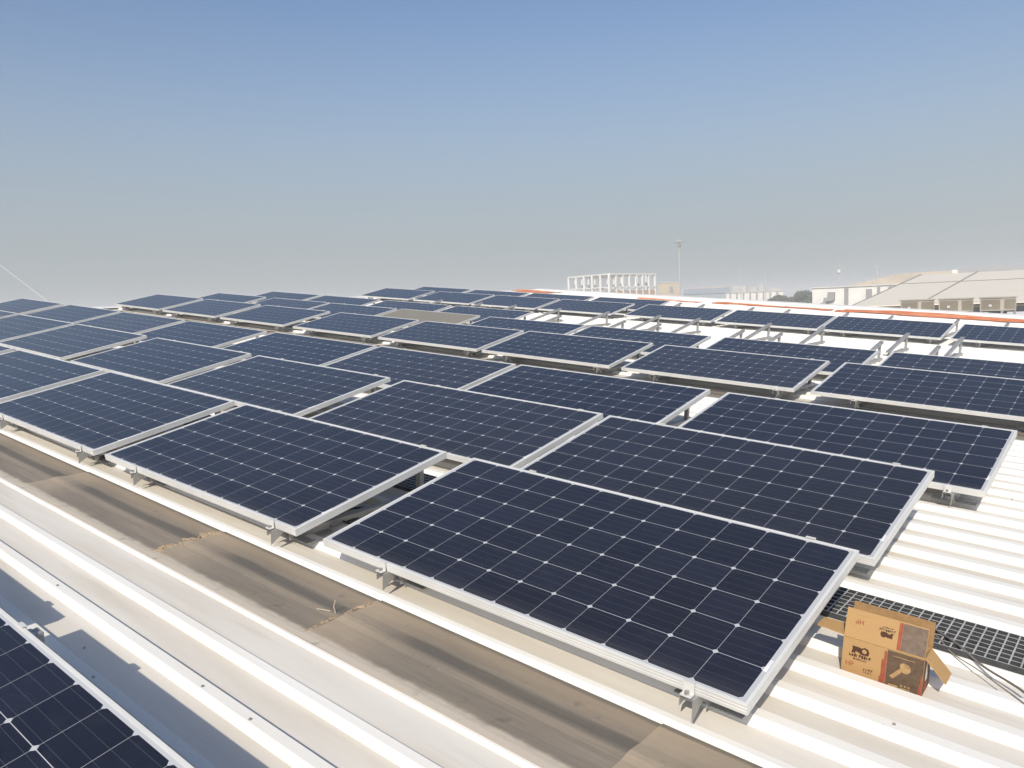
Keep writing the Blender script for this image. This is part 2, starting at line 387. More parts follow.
bm = bmesh.new(); box(bm, fx + 0.1, EAVE - 0.3, Y0 + 0.02, Y1 - 0.02, -9.2, -3.2); obj('wall', bm, plain('cream_cladding', (0.62, 0.58, 0.50), 0.7), roof)
for yy, nm in ((Y0 + 0.02, 'gable_wall'), (Y1 - 0.06, 'gable_wall')):
    bm = bmesh.new(); prism(bm, [(fx + 0.1, -3.25), (EAVE - 0.3, -3.25), (EAVE - 0.3, -0.06), (RIDGE, -0.06), (fx + 0.1, 13.9 * sl - 0.06)], 'y', yy, yy + 0.04)
    obj(nm, bm, plain('cream_cladding', (0.62, 0.58, 0.50), 0.7), roof)

# ------------------------------------------------------------------ solar panel
TH = math.radians(10.67)
def frame_bm():
    bm = bmesh.new()
    # profile: (inset from the outer edge, z) from under-flange, up the grooved side, over the lip
    prof = [(0.022, -FH), (0.0, -FH), (0.0, -0.0235), (0.0012, -0.0225), (0.0012, -0.0205), (0.0, -0.0195), (0.0, -0.0125), (0.0012, -0.0115), (0.0012, -0.0095), (0.0, -0.0085), (0.0, -0.0008), (0.0008, 0.0), (0.0105, 0.0), (0.011, -0.0016), (0.011, -0.008), (0.003, -0.009), (0.003, -0.0325), (0.022, -0.0325)]
    rings = []
    for ins, z in prof:
        a, b = PL / 2 - ins, PW / 2 - ins
        rings.append([bm.verts.new(v) for v in ((-a, -b, z), (a, -b, z), (a, b, z), (-a, b, z))])
    n = len(rings)
    for i in range(n):
        A, D = rings[i], rings[(i + 1) % n]
        for k in range(4): bm.faces.new((A[k], A[(k + 1) % 4], D[(k + 1) % 4], D[k]))
    bmesh.ops.recalc_face_normals(bm, faces=bm.faces[:])
    return bm
TILT = Matrix.Rotation(TH, 4, 'X')
def local_tilt(z=0.0):                                 # panel centre, seen from its low front-left corner
    return TILT @ Matrix.Translation((PL / 2, PW / 2, z))
def make_panel(mat):
    t = thing('solar_panel', 'x', 'solar panel')
    fr = obj('frame', frame_bm(), M_ALU, t); fr.matrix_basis = local_tilt()
    bm = bmesh.new(); a, b = PL / 2 - 0.0112, PW / 2 - 0.0112; c = 0.0
    bm.faces.new([bm.verts.new(v) for v in ((-a, -b, 0), (a, -b, 0), (a, b, 0), (-a, b, 0))])
    g = obj('cell_glass', bm, mat, t); g.matrix_basis = local_tilt(-0.0018)
    bm = bmesh.new(); bm.faces.new([bm.verts.new(v) for v in ((-a, b, 0), (a, b, 0), (a, -b, 0), (-a, -b, 0))])
    g = obj('backsheet', bm, M_BACK, t); g.matrix_basis = local_tilt(-0.0075)
    g = obj('junction_box', B(-0.055, 0.055, -0.045, 0.045, -0.024, 0, bevel=0.003), M_BLACK, t); g.matrix_basis = local_tilt(-0.0078) @ Matrix.Translation((0, 0.38, 0))
    s = obj('barcode_sticker', B(-0.006, 0.006, -0.030, 0.030, 0.0, 0.0004), M_STICK, t); s.matrix_basis = local_tilt(-0.0016) @ Matrix.Translation((PL / 2 - 0.0195, -0.30, 0))
    learn(t); return t
P0 = make_panel(M_CELL)
H0 = 0.14                                              # height of the glass edge over the pans at the low side
rowdat = {  # low edge y at x = 0, drift per metre, height offset, left ends
 'A': (0.0055, 0.006, 0.000, [-1.958, -4.101, -6.192, -8.254, -10.34, -12.45]),
 'B': (1.3669, -0.007, 0.017, [-2.0, -4.017, -6.162, -8.283, -10.542, -12.647, -14.745]),
 'C': (2.8227, 0.000, 0.012, [-1.835, -3.94, -5.967, -7.992, -10.16, -12.248, -14.33, -16.598]),
 'D': (5.487, -0.011, -0.001, [0.33, -1.772, -3.894, -6.026, -8.092, -10.225, -12.502, -14.683, -16.857]),
 'E': (6.9321, -0.006, -0.002, [0.42, -1.682, -3.793, -5.948, -8.008, -10.204, -12.308, -14.345, -16.632]),
 'F': (12.2952, 0.011, -0.001, [-1.936, -4.016, -6.0, -8.038, -10.319, -12.36, -14.382, -16.51]),
 'H': (8.39, -0.006, 0.0, [-10.2, -12.3, -14.48, -16.62]),
 'G': (13.72, 0.0, 0.0, [-10.30, -12.42, -14.52, -16.63]),
 'S': (-2.266, 0.0, 0.0, [-2.017, -4.118])}
rowname = {'A': 'front full row', 'B': 'second row', 'C': 'third row', 'D': 'fourth row, the first behind the walkway', 'E': 'fifth row',
           'H': 'short row behind the dusty panel', 'F': 'long row behind the bare brackets', 'G': 'last row, beside the orange netting', 'S': 'row cut off at the bottom left corner'}
orda = ['rightmost', 'second from right', 'third from right', 'fourth from right', 'fifth from right', 'sixth from right', 'seventh from right', 'eighth from right', 'ninth from right']
made = {}
first = True
for r, (y0, sl_, dz, xs) in rowdat.items():
    for i, x in enumerate(xs):
        yy = y0 + sl_ * (x + PL / 2)
        if r == 'E' and i == 5: continue
        jit = random.uniform(-0.002, 0.002)
        loc = (x, yy, H0 + dz + jit)
        o = P0 if first else copy_tree(P0, loc)
        if first: put(o, loc); first = False
        made[(r, i)] = o
        o.matrix_world = o.matrix_world @ Matrix.Rotation(random.uniform(-0.0022, 0.0022), 4, 'X') @ Matrix.Rotation(random.uniform(-0.0012, 0.0012), 4, 'Y')
        if r == 'S': lab = ('dark blue solar panel seen from above in the bottom left corner', 'dark blue solar panel left of the corner one, mostly outside the frame')[i]
        elif (r, i) == ('A', 0): lab = 'largest and nearest dark blue solar panel, rightmost of the front full row'
        else: lab = f'dark blue solar panel, {orda[i]} in the {rowname[r]}'
        tag(o, lab, 'solar panel', 'solar panels in tilted rows on the white roof')
PD = make_panel(M_CELLD); r = rowdat['E']
put(PD, (r[3][5], r[0] + r[1] * (r[3][5] + PL / 2), H0)); PD.name = 'solar_panel'
tag(PD, 'grey-beige solar panel covered in dust among the dark ones of the fifth row', 'solar panel', 'solar panels in tilted rows on the white roof')
made[('E', 5)] = PD

# ------------------------------------------------------------------ wedge brackets under the panels
TT = math.tan(TH)
def rail_prof(w2, h):                                  # C channel section, open below
    t = 0.003
    return [(-w2, 0), (-w2 + t, 0), (-w2 + t, h - t), (w2 - t, h - t), (w2 - t, 0), (w2, 0), (w2, h), (-w2, h)]
def make_bracket(clamps):
    t = thing('mounting_bracket', 'x', 'bracket')
    # origin: under the panel's low edge, on the pans; panel underside is at z = 0.105 + y*TT
    bm = bmesh.new(); prism(bm, rail_prof(0.024, 0.034), 'y', -0.016, 1.02)
    for v in bm.verts: v.co.z += 0.0685 + v.co.y * TT
    obj('sloped_rail', bm, M_GALV, t)
    bm = bmesh.new(); prism(bm, rail_prof(0.024, 0.034), 'y', 0.075, 1.05)
    for v in bm.verts: v.co.z += 0.0285
    obj('base_rail', bm, M_GALV, t)
    bm = bmesh.new(); prism(bm, [(-0.026, 0.034), (-0.026, 0.099), (0.05, 0.113), (0.05, 0.084)], 'x', 0.0248, 0.0275)
    obj('end_plate', bm, M_GALV, t)
    obj('front_leg', B(-0.024, 0.024, 0.10, 0.145, 0.03, 0.085, bevel=0.002), M_ALU, t)
    bm = B(-0.016, 0.016, 0.93, 0.962, 0.03, 0.105 + 0.93 * TT - 0.038, bevel=0.0015); obj('rear_leg', bm, M_GALV, t)
    obj('foot_plate', B(-0.10, 0.13, 0.095, 0.150, 0.0285, 0.0335, bevel=0.001), M_GALV, t)
    if clamps:
        # end clamps gripping the frame, with bolt heads
        for yc, s in ((0.0, -1), (PW * math.cos(TH), 1)):
            zc = 0.14 + yc * TT
            bm = bmesh.new(); pr = [(0.009 * -s, 0.004), (0.009 * -s, 0.0012), (0.002 * s, 0.0012), (0.002 * s, -0.034), (0.026 * s, -0.034), (0.026 * s, -0.030), (0.0055 * s, -0.030), (0.0055 * s, 0.004)]
            prism(bm, [(yc + a, zc + b) for a, b in pr], 'x', -0.018, 0.018)
            c = obj('end_clamp', bm, M_ALU, t)
            bm = bmesh.new(); bmesh.ops.create_cone(bm, cap_ends=True, segments=6, radius1=0.0075, radius2=0.0075, depth=0.010, matrix=Matrix.Translation((0, yc + 0.016 * s, zc - 0.024)))
            obj('bolt', bm, M_STEEL, c)
    learn(t); return t
K0 = make_bracket(True); KB = make_bracket(False)
usedK = {True: False, False: False}
def bracket(clamps, loc, lab, group):
    src = K0 if clamps else KB
    if usedK[clamps]: o = copy_tree(src, loc)
    else: o = put(src, loc); usedK[clamps] = True
    o.name = 'mounting_bracket'
    return tag(o, lab, 'bracket', group)
for (r, i), pnl in list(made.items()):
    y0, sl_, dz, xs = rowdat[r]
    for side, dx in (('left', 0.40), ('right', PL - 0.18)):
        x = xs[i] + dx
        rn = {'S': 'bottom left corner row'}.get(r, rowname[r].split(',')[0])
        bracket(True, (x, y0 + sl_ * (xs[i] + PL / 2), dz), f'aluminium bracket under {side} end of panel {orda[i]}, {rn}', 'brackets under the solar panels')
# bare brackets waiting for panels
n = 0
pos_words = ['rightmost'] + [f'{w} from right' for w in ('second', 'third', 'fourth', 'fifth', 'sixth', 'seventh', 'eighth', 'ninth', 'tenth', 'eleventh', 'twelfth', 'thirteenth', 'fourteenth')]
xsb = [-0.18, -1.52, -2.26, -3.52, -4.40, -5.70, -6.50, -7.62, -8.75, -9.95, -10.9, -12.1]
for i, x in enumerate(xsb):
    bracket(False, (x, 9.95 + random.uniform(-.05, .05), 0), f'bare aluminium bracket before the long back row, {pos_words[i]}', 'bare brackets without panels on the roof')
for i, x in enumerate([-0.2, -1.5, -2.2, -3.6, -4.2, -5.6, -6.3, -7.65]):
    bracket(False, (x, 8.39 + random.uniform(-.05, .05), 0), f'bare aluminium bracket close behind the fifth row, {pos_words[i]}', 'bare brackets close behind the fifth row')
for i, x in enumerate([-1.5, -2.3, -3.45, -4.3, -5.5, -6.3, -7.5, -8.1]):
    bracket(False, (x, 13.75 + random.uniform(-.05, .05), 0), f'bare aluminium bracket beside the orange netting, {pos_words[i]}', 'bare brackets beside the netting')

# ------------------------------------------------------------------ grating walkway
def grating_bm(L_, W_, cx=0.0355, cy=0.0385, bar=0.0055, h=0.022):
    bm = bmesh.new()
    def lines(total, c):
        k = int(round(total / c)); out = []
        for i in range(k + 1): out += [i * c - bar / 2, i * c + bar / 2]
        return out
    X = lines(L_, cx); Y = lines(W_, cy)
    V = [[bm.verts.new((x, y, h)) for y in Y] for x in X]
    for i in range(len(X) - 1):
        for j in range(len(Y) - 1):
            if i % 2 == 1 and j % 2 == 1: continue
            bm.faces.new((V[i][j], V[i + 1][j], V[i + 1][j + 1], V[i][j + 1]))
    g = bmesh.ops.extrude_face_region(bm, geom=bm.faces[:])
    for v in [e for e in g['geom'] if isinstance(e, bmesh.types.BMVert)]: v.co.z -= h
    bmesh.ops.recalc_face_normals(bm, faces=bm.faces[:])
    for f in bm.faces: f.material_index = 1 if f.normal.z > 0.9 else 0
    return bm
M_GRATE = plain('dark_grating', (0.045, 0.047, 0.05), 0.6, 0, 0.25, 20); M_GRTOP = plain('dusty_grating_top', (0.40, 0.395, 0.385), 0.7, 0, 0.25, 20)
gz = 0.029
for x, L_, lab in ((-0.95, 3.64, 'grey mesh walkway grating lying on the roof behind the cardboard box'), (-4.64, 3.64, 'grey mesh walkway grating glimpsed in the gap between the two front panels'), (-8.33, 3.64, 'grey mesh walkway grating hidden under the left panels of the front row')):
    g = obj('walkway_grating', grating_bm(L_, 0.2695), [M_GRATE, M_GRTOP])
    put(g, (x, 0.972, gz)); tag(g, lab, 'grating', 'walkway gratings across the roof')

# ------------------------------------------------------------------ cables
def cable(name, pts, r, mat, lab):
    bm = bmesh.new(); tube(bm, spline(pts), r, 8); return tag(put(obj(name, bm, mat, smooth=True)), lab, 'cable')
cable('cable', [(-2.30, 0.30, 0.036), (-2.37, 0.325, 0.036), (-2.32, 0.37, 0.034), (-2.30, 0.45, 0.034), (-2.36, 0.62, 0.034), (-2.44, 0.56, 0.034), (-2.42, 0.46, 0.035), (-2.34, 0.39, 0.042), (-2.22, 0.40, 0.036), (-1.9, 0.55, 0.033), (-1.4, 0.7, .033)], 0.0055, M_BLACK, 'black looped cable on the roof in the gap between the two front panels')
cable('cable', [(-4.6, 0.75, 0.034), (-4.25, 0.62, 0.033), (-4.16, 0.50, 0.06), (-4.02, 0.46, 0.034), (-3.6, 0.6, 0.033)], 0.005, M_BLACK, 'black cable drooping under the gap between second and third front panels')
cable('cable', [(-2.5, 2.15, 0.034), (-2.1, 1.98, 0.033), (-2.03, 1.92, 0.055), (-1.93, 1.86, 0.034), (-1.5, 2.0, 0.033)], 0.005, M_BLACK, 'black cable under the gap between the two right panels of the second row')
cable('cable', [(0.20, 1.12, 0.056), (0.29, 1.05, 0.056), (0.36, 0.99, 0.054), (0.44, 0.93, 0.036), (0.545, 0.855, 0.036), (0.66, 0.76, 0.034), (0.95, 0.62, 0.034), (1.6, .58, .033)], 0.0042, plain('grey_wire', (0.15, 0.13, 0.12), 0.5), 'thicker dark grey wire trailing from the grating past the cardboard box')
cable('cable', [(0.22, 1.09, 0.054), (0.285, 1.01, 0.054), (0.345, 0.955, 0.036), (0.43, 0.90, 0.032), (0.54, 0.80, 0.032), (0.70, 0.68, 0.032), (1.1, .53, .031)], 0.0024, plain('tan_wire', (0.22, 0.19, 0.16), 0.5), 'thinner tan wire beside the dark grey one, right of the cardboard box')

# ------------------------------------------------------------------ cardboard box
KRAFT = (0.44, 0.272, 0.122)
q = N('kraft_cardboard'); q.p(Base_Color=q.mix(q.math('MULTIPLY', q.smooth(q.noise(60, stretch=(1, 1, 6), detail=5), 0.35, 0.75), 0.35), KRAFT, (0.33, 0.212, 0.10)), Roughness=0.85); q.b.inputs['Specular IOR Level'].default_value = 0.15
M_KRAFT = q.m
M_KIN = plain('cardboard_inside', (0.33, 0.20, 0.095), 0.9, 0, 0.15, 40, 0.1)
M_BROWN = plain('brown_print', (0.120, 0.080, 0.052), 0.7, 0, 0.2, 60, 0.2)
M_BROWNF = plain('faded_brown_print', (0.17, 0.125, 0.095), 0.7, 0, 0.2, 60, 0.2)
M_RED = plain('red_print', (0.31, 0.085, 0.05), 0.7, 0, 0.15, 60, 0.2)
M_INK = plain('dark_ink', (0.075, 0.035, 0.022), 0.7, 0, 0.1, 60, 0.2)
M_TAN = plain('tan_print', (0.40, 0.255, 0.12), 0.7, 0, 0.15, 60, 0.2)
M_WLAB = plain('white_label', (0.68, 0.64, 0.58), 0.7)
BW, BD, BH, T = 0.250, 0.106, 0.133, 0.004
bx = thing('cardboard_box', 'open kraft cardboard box printed with a bolt picture and red HP on the roof', 'box', (0.066, 0.630, 0.0015), rz=math.radians(1.0))
bm = bmesh.new()
box(bm, 0, BW, 0, T, 0.003, BH); obj('front_wall', bm, M_KRAFT, bx)
obj('back_wall', B(0, BW, BD - T, BD, 0.003, BH), M_KRAFT, bx)
obj('side_wall', B(0, T, T + .0005, BD - T - .0005, 0.003, BH - .001), M_KRAFT, bx)
sw = obj('side_wall', B(BW - T, BW, T + .0005, BD - T - .0005, 0.003, BH - .001), M_KRAFT, bx); sw['label'] = 'dark printed right side of the box with a white strip'
obj('base', B(0.001, BW - .001, 0.001, BD - .001, 0.0, 0.0025), M_KRAFT, bx)
def art(bm_fn, mat, parent, name): 
    bm = bmesh.new(); bm_fn(bm); return obj(name, bm, mat, parent)
def text_bm(s, size, loc, flip=False, th=0.0006):
    cu = bpy.data.curves.new('t', 'FONT'); cu.body = s; cu.size = size; cu.extrude = 0; cu.offset = size * 0.012
    ob = bpy.data.objects.new('t', cu); C.objects.link(ob); dg = bpy.context.evaluated_depsgraph_get()
    me = bpy.data.meshes.new_from_object(ob.evaluated_get(dg)); bpy.data.objects.remove(ob); bpy.data.curves.remove(cu)
    bm = bmesh.new(); bm.from_mesh(me); bpy.data.meshes.remove(me)
    for v in bm.verts:
        x, z = v.co.x, v.co.y
        if flip: x, z = size * 1.35 - x, size * 0.72 - z
        v.co = Vector((loc[0] + x, loc[1], loc[2] + z))
    return bm
FY = -0.0006
def quad(bm, x0, x1, z0, z1, y=None, sk=0.0):
    y = FY if y is None else y
    bm.faces.new([bm.verts.new(v) for v in ((x0, y, z0), (x1, y, z0), (x1 + sk, y, z1), (x0 + sk, y, z1))])
fw = next(c for c in bx.children if c.name.startswith('front_wall'))
def poly(bm, pts, y=None):
    y = FY if y is None else y
    bm.faces.new([bm.verts.new((a, y, b)) for a, b in pts])
art(lambda b: quad(b, 0.140, BW - 0.0005, 0.004, BH - 0.002), M_BROWN, fw, 'printed_panel')
art(lambda b: poly(b, [(0.120, 0.006), (0.139, 0.006), (0.139, 0.124), (0.131, 0.124), (0.131, 0.095), (0.124, 0.092), (0.124, 0.035), (0.120, 0.03)]), M_RED, fw, 'red_stripe')
art(lambda b: poly(b, [(0.236, 0.004), (BW - .0006, 0.004), (BW - .0006, 0.080), (0.246, 0.080), (0.240, 0.03)], FY - .0003), M_RED, fw, 'red_stripe')
# bolt picture: hexagonal head and threaded shank seen from above
def bolt(b):
    pts = [(0.1515, 0.044), (0.160, 0.037), (0.1625, 0.040), (0.1645, 0.0395), (0.1665, 0.0445), (0.1685, 0.0435), (0.171, 0.0495), (0.173, 0.049), (0.1755, 0.0555), (0.1775, 0.0545), (0.180, 0.0605), (0.182, 0.060), (0.186, 0.069), (0.197, 0.066), (0.206, 0.068), (0.213, 0.078), (0.212, 0.090), (0.204, 0.099), (0.192, 0.101), (0.181, 0.096), (0.180, 0.087), (0.182, 0.080)]
    poly(b, pts, FY - .0003)
art(bolt, M_TAN, fw, 'bolt_picture')
art(lambda b: poly(b, [(0.192, 0.101), (0.204, 0.099), (0.212, 0.090), (0.208, 0.083), (0.200, 0.086), (0.194, 0.092)], FY - .0005), plain('tan_shade', (0.29, 0.18, 0.085), 0.7), fw, 'bolt_picture')
art(lambda b: (quad(b, 0.150, 0.180, 0.008, 0.017, FY - .0003)), M_TAN, fw, 'caption_block')
for x0, x1, z0, z1 in ((0.185, 0.216, 0.011, 0.0145), (0.187, 0.193, 0.019, 0.025), (0.198, 0.204, 0.019, 0.025), (0.209, 0.215, 0.019, 0.025), (0.158, 0.222, 0.1145, 0.1165)):
    art(lambda b: quad(b, x0, x1, z0, z1, FY - .0003), M_TAN, fw, 'caption_line')
# emblem above a line of blocky lettering, too small to read in the photo
def emblem(b, x, z, s, fl=1):
    pts = [(0, 0), (0.010, 0), (0.012, 0.006), (0.020, 0.004), (0.026, 0.0), (0.044, 0.001), (0.047, 0.010), (0.043, 0.020), (0.034, 0.023), (0.026, 0.018), (0.020, 0.020), (0.002, 0.020), (0.003, 0.010)]
    poly(b, [(x + fl * a * s, z + fl * c * s) for a, c in pts])
def hollow(b, x, z, r):
    poly(b, [(x + r * math.cos(k * .5236), z + r * math.sin(k * .5236)) for k in range(12)], FY - .0003)
def letters(b, x, z, w_, h, n, seed, fl=1):
    rn = random.Random(seed); step = w_ / n
    for i in range(n):
        a = x + i * step; 
        quad(b, a, a + step * 0.30, z, z + h); quad(b, a + step * 0.30, a + step * 0.80, z + h * rn.choice((0, .4, .74)), z + h * rn.choice((.26, .62, 1.0)) + h * 0.2)
art(lambda b: emblem(b, 0.028, 0.0845, 1.22), M_INK, fw, 'emblem')
art(lambda b: hollow(b, 0.0695, 0.0985, 0.0075), M_KRAFT, fw, 'emblem')
art(lambda b: letters(b, 0.022, 0.071, 0.070, 0.0105, 9, 2), M_INK, fw, 'lettering')
art(lambda b: letters(b, 0.036, 0.061, 0.044, 0.006, 8, 3), M_INK, fw, 'lettering')
art(lambda b: letters(b, 0.071, 0.030, 0.030, 0.010, 4, 5), M_INK, fw, 'lettering')
art(lambda b: letters(b, 0.071, 0.0245, 0.030, 0.003, 7, 6), M_INK, fw, 'lettering')
obj('lettering', text_bm('HP', 0.022, (0.012, FY, 0.036)), M_RED, fw)
# flaps
fl = obj('front_flap', B(0, BW, -T, 0, 0, 0.098), M_KRAFT, bx); fl.matrix_basis = Matrix.Translation((0, T, BH + 0.0006)) @ Matrix.Rotation(math.radians(-13), 4, 'X')
FY = -T - 0.0006
obj('lettering', text_bm('HP', 0.022, (0.028, FY, 0.050), True), M_RED, fl)
art(lambda b: quad(b, 0.176, BW - 0.001, 0.004, 0.094), M_BROWNF, fl, 'printed_panel')
art(lambda b: quad(b, 0.164, 0.1755, 0.004, 0.094), M_RED, fl, 'red_stripe')
art(lambda b: emblem(b, 0.150, 0.050, 0.85, -1), M_INK, fl, 'emblem')
art(lambda b: letters(b, 0.106, 0.052, 0.050, 0.008, 8, 12), M_INK, fl, 'lettering')
art(lambda b: letters(b, 0.114, 0.063, 0.034, 0.0035, 8, 13), M_INK, fl, 'lettering')
art(lambda b: quad(b, 0.015, 0.085, 0.0795, 0.081), M_TAN, fl, 'caption_line')
art(lambda b: quad(b, 0.020, 0.085, 0.035, 0.0365), M_TAN, fl, 'caption_line')
# corrugated top edge shows on the back flap
bm = bmesh.new(); box(bm, 0, BW + .004, 0, 0.004, 0, 0.086)
nfl = 60
bf = obj('back_flap', bm, M_KIN, bx); bf.matrix_basis = Matrix.Translation((-.002, BD - T, BH + 0.0006)) @ Matrix.Rotation(math.radians(-4), 4, 'X')
bm = bmesh.new(); pts = []
for i in range(nfl * 2 + 1): pts.append(((BW + .002) * i / (nfl * 2) + .001, 0.0861 + (0.0022 if i % 2 else 0.0003)))
prism(bm, pts + [(BW + .003, 0.084), (0.001, 0.084)], 'y', 0.0005, 0.0035); obj('corrugation', bm, M_KIN, bf)
lf = obj('side_flap', B(-0.094, 0, 0.003, BD - 0.012, 0, T), M_KRAFT, bx); lf.matrix_basis = Matrix.Translation((0.002, 0.004, BH - 0.0005)) @ Matrix.Rotation(math.radians(4), 4, 'Y')
for v in lf.data.vertices:
    if v.co.x < -0.05: v.co.y = v.co.y * 0.8 + 0.002
rf = obj('side_flap', B(0, 0.092, 0.006, BD - 0.012, 0, T), M_KRAFT, bx); rf.matrix_basis = Matrix.Translation((BW - 0.002, 0.004, BH - 0.0005)) @ Matrix.Rotation(math.radians(46), 4, 'Y')
# right side print
bm = bmesh.new()
for pts in ([(0.006, 0.004), (BD - .006, 0.004), (BD - .006, 0.120), (0.006, 0.120)],): bm.faces.new([bm.verts.new((BW + 0.0006, a, b)) for a, b in pts])
obj('printed_panel', bm, M_BROWN, sw)
bm = bmesh.new(); bm.faces.new([bm.verts.new((BW + 0.0010, a, b)) for a, b in ((0.030, 0.045), (0.060, 0.045), (0.060, 0.116), (0.030, 0.116))]); obj('white_strip', bm, M_WLAB, sw)
bm = bmesh.new(); bm.faces.new([bm.verts.new((BW + 0.0010, a, b)) for a, b in ((0.012, 0.006), (0.070, 0.006), (0.062, 0.040), (0.022, 0.040))]); obj('red_stripe', bm, M_RED, sw)

# ------------------------------------------------------------------ orange netting on the far roof edge
q = N('orange_netting'); q.p(Base_Color=q.mix(q.smooth(q.noise(3, detail=5), 0.3, 0.7), (0.62, 0.16, 0.055), (0.74, 0.30, 0.15)), Roughness=0.8); M_ORANGE = q.m
def netting(x0, x1, ya, yb, seed, h=0.09):
    rn = random.Random(seed); bm = bmesh.new(); n = int((x1 - x0) / 0.18); m = 10; rows = []
    ph = [rn.uniform(0, 6.3) for _ in range(8)]
    for i in range(n + 1):
        x = x0 + (x1 - x0) * i / n
        a = ya + 0.10 * math.sin(x * 1.1 + ph[0]) + 0.05 * math.sin(x * 3.3 + ph[1]); b = yb + 0.10 * math.sin(x * 0.9 + ph[2]) + 0.06 * math.sin(x * 2.7 + ph[3])
        row = []
        for j in range(m + 1):
            t = j / m
            z = 0.034 + h * abs(math.sin(3.1 * t + 0.8 * x + ph[4]) * math.sin(x * 0.7 + 2 * t + ph[5])) * math.sin(math.pi * t) + rn.uniform(0, 0.012)
            row.append(bm.verts.new((x, a + (b - a) * t, z)))
        rows.append(row)
    for A, D in zip(rows, rows[1:]):
        for j in range(m): bm.faces.new((A[j], D[j], D[j + 1], A[j + 1]))
    return bm
tag(put(obj('safety_netting', netting(-5.9, 3.0, 18.85, 20.05, 1, 0.07), M_ORANGE, smooth=True)), 'broad bright orange safety netting lying along the right part of the roof edge', 'netting', 'orange netting along the roof edge')
tag(put(obj('safety_netting', netting(-12.0, -9.9, 19.25, 19.6, 4, 0.04), M_ORANGE, smooth=True)), 'thin scrap of orange netting near the floodlight mast end of the roof edge', 'netting', 'orange netting along the roof edge')
tag(put(obj('safety_netting', netting(-9.5, -6.1, 19.2, 19.65, 6, 0.05), M_ORANGE, smooth=True)), 'narrow band of orange netting left of the broad one on the roof edge', 'netting', 'orange netting along the roof edge')
tag(put(obj('safety_netting', netting(-17.4, -15.6, 19.5, 20.4, 9, 0.06), M_ORANGE, smooth=True)), 'short heap of orange netting far left behind the last row of panels', 'netting', 'orange netting along the roof edge')

# ------------------------------------------------------------------ beyond the roof (level world coordinates)
def wmat(name, col, rough=0.75, var=0.1, scale=0.6): return plain(name, col, rough, 0, var, scale, 0.3)
M_WHITE = wmat('white_cladding', (0.74, 0.72, 0.68)); M_CONC = wmat('pale_concrete', (0.46, 0.44, 0.41)); M_GREY = wmat('grey_metal', (0.30, 0.30, 0.30))
M_DARK = wmat('dark_glazing', (0.05, 0.055, 0.06), 0.3); M_TANR = sheet_mat('tan_sheet_roof', (0.74, 0.675, 0.565), (0.68, 0.61, 0.50), 0.6)
M_TANW = wmat('tan_wall', (0.46, 0.40, 0.32)); M_BLUE = wmat('faded_blue_sheet', (0.30, 0.34, 0.37)); M_PINK = wmat('reddish_block', (0.50, 0.36, 0.28))
M_VENT = wmat('vent_white', (0.60, 0.59, 0.57))

# tan warehouse with a low gable roof
t = thing('warehouse', 'large tan low-gabled warehouse roof beyond the right roof edge', 'building', (-11.9, 41.1, 0), on_roof=False)
ew, rd, ez, rz_ = 56.0, 14.4, 0.60, 2.30
bm = bmesh.new()
prism(bm, [(-0.25, ez - 0.05), (-0.25, ez), (rd, rz_), (2 * rd + 0.25, ez), (2 * rd + 0.25, ez - 0.05), (rd, rz_ - 0.06)], 'x', -0.3, ew); obj('roof', bm, M_TANR, t)
bm = bmesh.new(); prism(bm, [(0, GZ), (2 * rd, GZ), (2 * rd, ez - 0.1), (rd, rz_ - 0.12), (0, ez - 0.1)], 'x', 0, ew - 0.3); obj('wall', bm, M_TANW, t)
obj('clerestory', B(0.4, ew - 1, -0.04, -0.012, -0.25, 0.38), M_DARK, t)
sl2 = (rz_ - ez) / rd
for xx in (-0.28, 2.95, 18.2, 33.4):
    bm = bmesh.new(); prism(bm, [(xx, 0), (xx + 0.10, 0), (xx + 0.10, 0.03), (xx, 0.03)], 'y', -0.2, rd)
    for v in bm.verts: v.co.z += ez + 0.012 + (v.co.y) * sl2
    obj('seam', bm, M_GREY, t)
bm = bmesh.new(); prism(bm, [(9.4, 0), (9.46, 0), (9.52, 0.02), (9.34, 0.02)], 'x', -0.3, ew)
for v in bm.verts: v.co.z += ez + 0.004 + v.co.y * sl2
obj('sheet_lap', bm, wmat('tan_lap', (0.30, 0.26, 0.21)), t)
for xx in (1.6, 6.3, 14.0):
    c = obj('vent', B(xx, xx + 0.32, rd - 0.2, rd + 0.2, rz_ - 0.05, rz_ + 0.22, bevel=0.04), M_VENT, t)
# annex whose flat roof carries the coolers
t = thing('annex_building', 'low flat-roofed annex in front of the tan warehouse carrying the coolers', 'building', (-13.0, 27.0, 0), on_roof=False)
obj('wall', B(0, 50, 0, 13.6, GZ, 0.16), M_WHITE, t); obj('parapet', B(-0.1, 50.1, -0.1, 0.1, 0.161, 0.30), M_WHITE, t)
